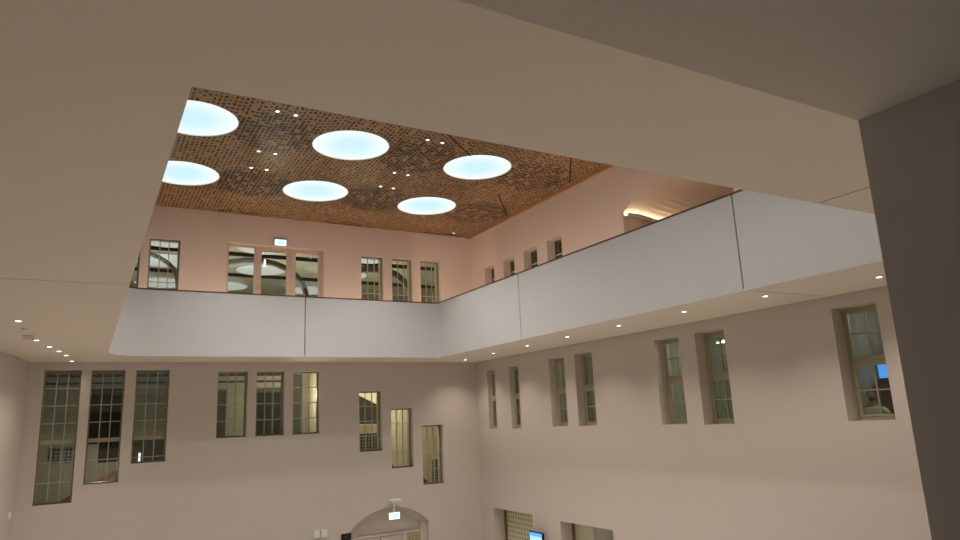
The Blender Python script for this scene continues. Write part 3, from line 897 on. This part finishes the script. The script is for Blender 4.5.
plight('attic_lamp', 'POINT', (1.5, 27.5, 4.3), 80, (1.0, .96, .84), .3)
plight('attic_lamp', 'POINT', (11, 27.5, 4.3), 115, (1.0, .96, .84), .3)

# ------------------------------------------------------------------ rooms behind the right wall
XB = 16.2
MB().box(XB, XB + .1, 4.0, 22.4, -1.6, 2.3).build('wall_side_room', M['roomgreen'], kind='structure')
MB().box(DR + TH, XB, 4.0, 22.4, 2.2, 2.3).build('ceiling_side_room', M['roomgreen'], kind='structure')
MB().box(DR + TH, XB, 4.0, 22.4, -1.75, -1.6).build('floor_side_room', M['floor'], kind='structure')
mb = MB()
for y in (3.95, 9.2, 14.0, 18.3, 22.4):
    mb.box(DR + TH, XB, y, y + .1, -1.6, 2.3)
mb.build('wall_side_partition', M['roomgreen'], kind='structure')
for y, e in ((7.2, 30), (11.6, 44), (16.2, 22), (20.2, 16)):
    plight('room_lamp', 'POINT', (14.4, y, 1.7), e, (1.0, 1.0, .90), .1)
v = bpt(720.5, 343, 1); v = v * (14.3 / v.x)
t = empty('strip_lamp', v, 'short white strip lamp seen through the right window of the third pair', 'lamp')
MB().box(v.x - .04, v.x + .04, v.y - .11, v.y + .11, v.z - .005, v.z + .025).build('tube', mat('strip_tube', (1, 1, 1), .4, emit=(1, 1, .95), es=1.3), t)
MB().box(v.x - .05, v.x + .05, v.y - .11, v.y + .11, v.z + .03, v.z + .07).build('housing', M['whiteplastic'], t)
MB().box(v.x - .01, v.x + .01, v.y - .01, v.y + .01, v.z + .07, 2.2).build('rod', M['metal'], t)
# upper small windows back rooms
mb = MB(); mb.box(14.4, 14.5, 15.5, 21.8, 2.75, 6.4); mb.box(DR + TH, 14.4, 15.5, 15.6, 2.75, 6.4); mb.box(DR + TH, 14.4, 21.7, 21.8, 2.75, 6.4); mb.box(DR + TH, 14.5, 15.5, 21.8, 6.4, 6.5)
mb.box(DR + TH, 14.5, 15.5, 21.8, 2.65, 2.75)
mb.build('wall_upper_side_room', M['roomdark'], kind='structure')

# the lit screen, curtain and person in the large window
def rpt(px, py, x):
    v = bpt(px, py, 1)
    return v * (x / v.x)
a, b = rpt(877, 364, 15.9), rpt(899, 377, 15.9)
t = empty('wall_screen', (15.9, (a.y + b.y) / 2, b.z), 'bright blue lit screen seen in the large window beside the jamb', 'screen')
MB().box(15.9, 15.93, b.y, a.y, b.z, a.z).build('display', M['screenblue'], t)
MB().box(15.93, 15.99, b.y - .03, a.y + .03, b.z - .03, a.z + .03).build('bezel', M['black'], t)
MB().box(15.99, 16.2, (a.y + b.y) / 2 - .1, (a.y + b.y) / 2 + .1, b.z + .05, a.z - .05).build('bracket', M['black'], t)
a, b = rpt(874, 374, 15.6), rpt(905, 425, 15.6)
t = empty('bookcase', (15.6, (a.y + b.y) / 2, -1.6), 'dark red brown bookcase below the blue screen in the large window', 'bookcase')
MB().box(15.6, 16.05, b.y, a.y, -1.6, rpt(874, 380, 15.6).z).build('carcass', mat('dark_red_wood', (.09, .045, .035), .5), t)
for k in range(3):
    MB().box(15.585, 15.6, b.y, a.y, -1.2 + .5 * k, -1.16 + .5 * k).build('shelf', M['handrail'], t)
a, b = rpt(851, 345, 15.9), rpt(862, 425, 15.9)
tag(MB().box(15.9, 15.99, b.y, a.y, -1.6, 2.1).build('curtain', M['muntin']), 'pale vertical curtain at the left inside the large window', 'curtain')

def skin_body(name, verts, edges, radii, material, parent, sub=2, root=0):
    me = bpy.data.meshes.new(name)
    me.from_pydata(verts, edges, [])
    o = bpy.data.objects.new(name, me)
    COL.objects.link(o)
    o.parent = parent
    sk = o.modifiers.new('skin', 'SKIN')
    sv = me.skin_vertices[0].data if me.skin_vertices else None
    if sv is None:
        me.attributes  # layer is created with the modifier below
    return o, sk
def add_skin(name, verts, edges, radii, material, parent, sub=2, root=0):
    bm = bmesh.new()
    lay = bm.verts.layers.skin.verify()
    vs_ = [bm.verts.new(v) for v in verts]
    for k, v in enumerate(vs_):
        r = radii[k]
        v[lay].radius = (r, r) if not isinstance(r, tuple) else r
        v[lay].use_root = (k == root)
    for a, b in edges:
        bm.edges.new((vs_[a], vs_[b]))
    me = bpy.data.meshes.new(name)
    bm.to_mesh(me); bm.free()
    me.materials.append(material)
    o = bpy.data.objects.new(name, me)
    COL.objects.link(o)
    o.parent = parent
    md = o.modifiers.new('skin', 'SKIN'); md.use_smooth_shade = True
    s = o.modifiers.new('sub', 'SUBSURF'); s.levels = sub; s.render_levels = sub
    return o
pp = rpt(871.5, 396, 13.75)
person = empty('person', (pp.x, pp.y, -1.6), 'person in a pale shirt with dark hair standing inside the large window', 'person')
person.rotation_euler = (0, 0, math.radians(122))   # local +y is forward, towards the window
hz = pp.z + 1.6   # head centre height
sc_ = (hz + .12) / 1.78
V = [(0, 0, .95), (0, 0, 1.12), (0, .01, 1.32), (0, 0, 1.45), (0, .01, 1.54), (0, .02, 1.62), (0, .02, 1.70),
     (-.10, 0, .88), (-.11, .02, .48), (-.12, -.01, .08), (-.13, .13, .035),
     (.10, 0, .88), (.11, .02, .48), (.12, -.01, .08), (.13, .13, .035),
     (-.19, 0, 1.42), (-.25, .0, 1.16), (-.15, .22, 1.10), (-.07, .27, 1.20),
     (.19, 0, 1.42), (.24, .03, 1.16), (.12, .24, 1.08), (.02, .29, 1.12)]
E_ = [(0, 1), (1, 2), (2, 3), (3, 4), (4, 5), (5, 6), (0, 7), (7, 8), (8, 9), (9, 10), (0, 11), (11, 12), (12, 13), (13, 14),
      (3, 15), (15, 16), (16, 17), (17, 18), (3, 19), (19, 20), (20, 21), (21, 22)]
Rr = [(.11, .08), (.10, .07), (.11, .07), (.09, .06), .05, (.072, .09), (.068, .085), .07, .05, .042, .035, .07, .05, .042, .035, .045, .036, .032, .026, .045, .036, .032, .026]
V = [(x * sc_, y * sc_, z * sc_) for x, y, z in V]
add_skin('body', V, E_, Rr, M['skin'], person)
# shirt and trousers as slightly larger shells on the same skeleton
add_skin('shirt', [V[i] for i in (0, 1, 2, 3, 15, 16, 17, 19, 20, 21)], [(0, 1), (1, 2), (2, 3), (3, 4), (4, 5), (5, 6), (3, 7), (7, 8), (8, 9)],
         [(.165, .125), (.158, .118), (.178, .128), (.145, .110), .082, .064, .052, .082, .064, .052], M['shirt'], person)
add_skin('trousers', [V[i] for i in (0, 7, 8, 9, 11, 12, 13)], [(0, 1), (1, 2), (2, 3), (0, 4), (4, 5), (5, 6)], [(.16, .12), .10, .078, .06, .10, .078, .06], M['trousers'], person)
def blob(name, c, r, material, parent, cut=None):
    bm = bmesh.new()
    bmesh.ops.create_uvsphere(bm, u_segments=20, v_segments=14, radius=1)
    for v in bm.verts:
        v.co = Vector((v.co.x * r[0] + c[0], v.co.y * r[1] + c[1], v.co.z * r[2] + c[2]))
    if cut:
        for v in [v for v in bm.verts if cut(v.co)]: bm.verts.remove(v)
    me = bpy.data.meshes.new(name); bm.to_mesh(me); bm.free(); me.materials.append(material)
    for p in me.polygons: p.use_smooth = True
    o = bpy.data.objects.new(name, me); COL.objects.link(o); o.parent = parent
    return o
H = Vector((0, .02 * sc_, 1.67 * sc_))
blob('head', H, (.075, .095, .115), M['skin'], person)
blob('hair', H + Vector((0, -.012, .015)), (.084, .102, .118), M['hair'], person, lambda c: c.y > H.y + .03 and c.z < H.z + .06)
blob('nose', H + Vector((0, .095, -.01)), (.014, .018, .022), M['skin'], person)
for s in (-1, 1):
    blob('eye', H + Vector((s * .03, .083, .02)), (.012, .01, .008), M['hair'], person)
    blob('ear', H + Vector((s * .078, 0, 0)), (.012, .022, .032), M['skin'], person)
blob('mouth', H + Vector((0, .088, -.055)), (.024, .008, .008), M['handrail'], person)
blob('beard', H + Vector((0, .03, -.07)), (.062, .068, .05), M['hair'], person, lambda c: c.z > H.z - .045)
for hand, s in ((V[18], 1), (V[22], -1)):
    for k in range(4):
        b0 = Vector(hand) + Vector(((k - 1.5) * .018, .0, .005))
        ln = (.07, .08, .075, .06)[k]
        add_skin('finger', [b0, b0 + Vector((s * .02, .03, ln * .4)), b0 + Vector((s * .04, .03, ln * .8))], [(0, 1), (1, 2)], [.009, .0085, .007], M['skin'], person, 1)
    b0 = Vector(hand)
    add_skin('thumb', [b0, b0 + Vector((s * .04, -.005, .02)), b0 + Vector((s * .055, .0, .045))], [(0, 1), (1, 2)], [.011, .01, .008], M['skin'], person, 1)

# ------------------------------------------------------------------ vaulted alcove in the upper right wall
AX = DR + 5.0
AYC = (ALC[0] + ALC[1]) / 2
def splay(mb):
    for v in mb.bm.verts:   # the side hall widens away from the opening
        v.co.y = AYC + (v.co.y - AYC) * (1 + max(0, v.co.x - DR - TH) * 0.15)
    return mb
mb = MB()
for xa, xb in ((DR + .004, DR + TH), (DR + TH, AX)):
    mb.box(xa, xb, ALC[1] - .012, ALC[1] + .1, 2.75, 5.31); mb.box(xa, xb, ALC[0] - .1, ALC[0] + .012, 2.75, 5.31)
mb.box(AX, AX + .1, ALC[0] - .1, ALC[1] + .1, 2.75, 6.2)
mb.box(DR + TH, AX + .1, ALC[0] - .1, ALC[1] + .1, 2.65, 2.75)
splay(mb).build('wall_alcove', M['alcove'], kind='structure')
mb = MB()
ap = arch_pts(ALC[0], ALC[1], 5.31, ALC[3], 24)
for (a, b) in zip(ap[:-1], ap[1:]):
    for xa, xb in ((DR + .004, DR + TH), (DR + TH, AX)):
        mb.prism([(xa, a[0], a[1] - .015), (xa, b[0], b[1] - .015), (xa, b[0], b[1] + .08), (xa, a[0], a[1] + .08)], (xb - xa, 0, 0))
tag(splay(mb).build('ceiling_alcove', M['alcove'], kind='structure', smooth=False), 'brown barrel vault of the side hall above the right parapet', 'vault')
for (y0, y1, lab) in ((ALC[1] - .16, ALC[1] - .005, 'glowing warm cove light at the vault springing above the right parapet'), (ALC[0] + .005, ALC[0] + .16, 'warm cove light on the near side of the vault')):
    t = empty('cove_light', (DR + .3, (y0 + y1) / 2, 5.2), lab, 'lamp')
    far = y1 > 12
    splay(MB().box(DR + .06, DR + TH, y0, y1, 5.20, 5.235).box(DR + TH, AX, y0, y1, 5.20, 5.235)).build('ledge', M['alcove'], t)
    lip = (y0, y0 + .02) if far else (y1 - .02, y1)
    splay(MB().box(DR + .06, DR + TH, lip[0], lip[1], 5.235, 5.29).box(DR + TH, AX, lip[0], lip[1], 5.235, 5.29)).build('lip', M['alcove'], t)
    st = (y1 - .07, y1 - .03) if far else (y0 + .03, y0 + .07)
    splay(MB().box(DR + .08, DR + TH, st[0], st[1], 5.237, 5.25).box(DR + TH, AX - .1, st[0], st[1], 5.237, 5.25)).build('light_strip', M['cove'], t)

# ------------------------------------------------------------------ exit signs and wall fittings
def exit_sign(u, z, w, h, d, label, mount):
    t = empty('exit_sign', wp('B', u, z - h / 2, 0), label, 'exit sign', 'green white lit exit signs')
    mb = MB(); wbox(mb, 'B', u - w / 2 - .015, u + w / 2 + .015, z - h / 2 - .015, z + h / 2 + .015, d + .012, d + .05); mb.build('housing', M['whiteplastic'], t, bevel=.005)
    mb = MB(); wbox(mb, 'B', u - w / 2, u + w / 2, z - h / 2, z + h / 2, d, d + .012); face = mb.build('face', M['sign'], t)
    mb = MB()   # running figure, door and arrow
    def r(a, b, c, e): wbox(mb, 'B', u + a * w, u + b * w, z + c * h, z + e * h, d - .004, d)
    r(-.28, -.23, -.28, .26); r(-.28, -.02, .21, .26); r(-.02, .02, -.28, .26)
    mb.cyl(wp('B', u - .10 * w, z + .14 * h, d - .004), (0, 1, 0), .06 * h, .004, 12)
    for p in ([(-.13, .06), (-.09, .08), (-.12, -.08), (-.16, -.06)], [(-.15, -.06), (-.12, -.08), (-.18, -.26), (-.20, -.24)], [(-.14, -.07), (-.11, -.09), (-.06, -.2), (-.08, -.22)], [(-.10, .05), (-.09, .01), (-.04, -.02), (-.04, .02)]):
        mb.prism([wp('B', u + q[0] * w, z + q[1] * h, d - .004) for q in p], (0, .004, 0))
    r(.16, .21, -.06, .26)
    mb.prism([wp('B', u + q[0] * w, z + q[1] * h, d - .004) for q in ((.08, -.06), (.29, -.06), (.185, -.28))], (0, .004, 0))
    mb.build('pictogram', M['signgreen'], face)
    mb = MB()
    if mount: wbox(mb, 'B', u - .03, u + .03, z + h / 2 + .015, z + h / 2 + mount, d + .02, d + .04)
    else: wbox(mb, 'B', u - .05, u + .05, z - .05, z + .05, d + .05, 0)
    mb.build('bracket', M['whiteplastic'], t)
    return t
exit_sign(5.235, 5.925, .36, .19, -.07, 'lit exit sign above the pink framed upper glazed door', 0)
exit_sign(9.01, -3.00, .36, .20, -.30, 'lit exit sign hanging in front of the ground floor arch', .33)
t = empty('emergency_lamp', (9.03, DB - .25, -2.52), 'small white emergency lamp on the wall just above the arched doorway', 'lamp')
mb = MB(); mb.box(8.85, 9.21, DB - .40, DB - .12, -2.55, -2.48); mb.build('housing', M['whiteplastic'], t, bevel=.02)
MB().box(8.98, 9.08, DB - .12, DB, -2.53, -2.495).build('bracket', M['whiteplastic'], t)

for u, lab in ((6.51, 'left of the two square white wall boxes beside the arched doorway'), (6.75, 'right of the two square white wall boxes beside the arched doorway')):
    t = empty('wall_box', (u, DB, -3.42), lab, 'wall box', 'square white wall boxes left of the arch')
    mb = MB(); wbox(mb, 'B', u - .10, u + .10, -3.42, -3.19, -.07, 0); mb.build('housing', M['whiteplastic'], t, bevel=.012)
    mb = MB(); wbox(mb, 'B', u - .075, u + .075, -3.395, -3.215, -.078, -.07); mb.build('cover', M['whiteplastic'], t, bevel=.004)
t = empty('wall_sign', (7.47, DB, -3.6), 'small black rectangular sign directly left of the arched doorway', 'sign')
mb = MB(); wbox(mb, 'B', 7.31, 7.63, -3.60, -3.40, -.05, -.01); mb.build('sign_plate', M['black'], t, bevel=.004)
mb = MB(); wbox(mb, 'B', 7.36, 7.50, -3.52, -3.50, -.053, -.05); wbox(mb, 'B', 7.36, 7.55, -3.48, -3.465, -.053, -.05); mb.build('lettering_bars', mat('sign_print', (.09, .10, .09), .6), t)
mb = MB(); wbox(mb, 'B', 7.42, 7.52, -3.55, -3.45, -.01, 0); mb.build('bracket', M['black'], t)

# wall monitor on the right wall
t = empty('wall_monitor', (DR - .1, 18.3, -4.3), 'bright blue wall monitor between the two low openings at the bottom', 'monitor')
yc0, yc1, zt_ = 17.98, 18.62, -3.52
MB().box(DR - .20, DR - .14, yc0 - .05, yc1 + .05, zt_ - 1.0, zt_ + .03).build('bezel', M['black'], t, bevel=.01)
scr = MB().box(DR - .206, DR - .20, yc0, yc1, zt_ - .95, zt_).build('display', M['screenlight'], t)
MB().box(DR - .212, DR - .206, yc0, yc1, zt_ - .09, zt_).build('title_bar', M['screenblue'], scr)
MB().box(DR - .14, DR, 18.15, 18.45, zt_ - .7, zt_ - .3).build('bracket', M['metal'], t)

# ceiling devices on the soffits
t = empty('ceiling_grille', (-1.07, 16.4, SOF), 'grey rectangular ceiling grille beside a downlight under the left gallery', 'grille')
MB().box(-1.17, -0.99, 16.1, 16.75, SOF - .012, SOF).build('grille_frame', mat('grille_grey', (.45, .41, .36), .6), t)
mb = MB()
for k in range(6):
    mb.box(-1.155 + .027 * k, -1.142 + .027 * k, 16.15, 16.7, SOF - .018, SOF - .012)
mb.build('slat', M['whiteplastic'], t)
for (x, y), lab in (((-1.08, 15.1), 'small round white detector under the left gallery near the grille'), ((10.99, 11.63), 'small round white detector under the right gallery between two downlights'), ((10.74, 10.76), 'second small round white detector under the right gallery')):
    t = empty('smoke_detector', (x, y, SOF), lab, 'detector', 'small round detectors under the gallery')
    MB().cyl((x, y, SOF - .01), (0, 0, 1), .055, .01, 20).build('base', M['soffit'], t)
    MB().cyl((x, y, SOF - .03), (0, 0, 1), .03, .02, 20, .045).build('dome', M['soffit'], t)
t = empty('wall_detector', (-1.46, 21.37, -1.88), 'small white oval detector low on the left wall', 'detector')
mb = MB(); mb.cyl((-1.47, 21.37, -1.96), (0, 0, 1), .055, .16, 16, .045); mb.build('housing', M['whiteplastic'], t, smooth=True)
MB().cyl((-1.47, 21.37, -2.0), (0, 0, 1), .02, .04, 12).build('sensor', M['metal'], t)
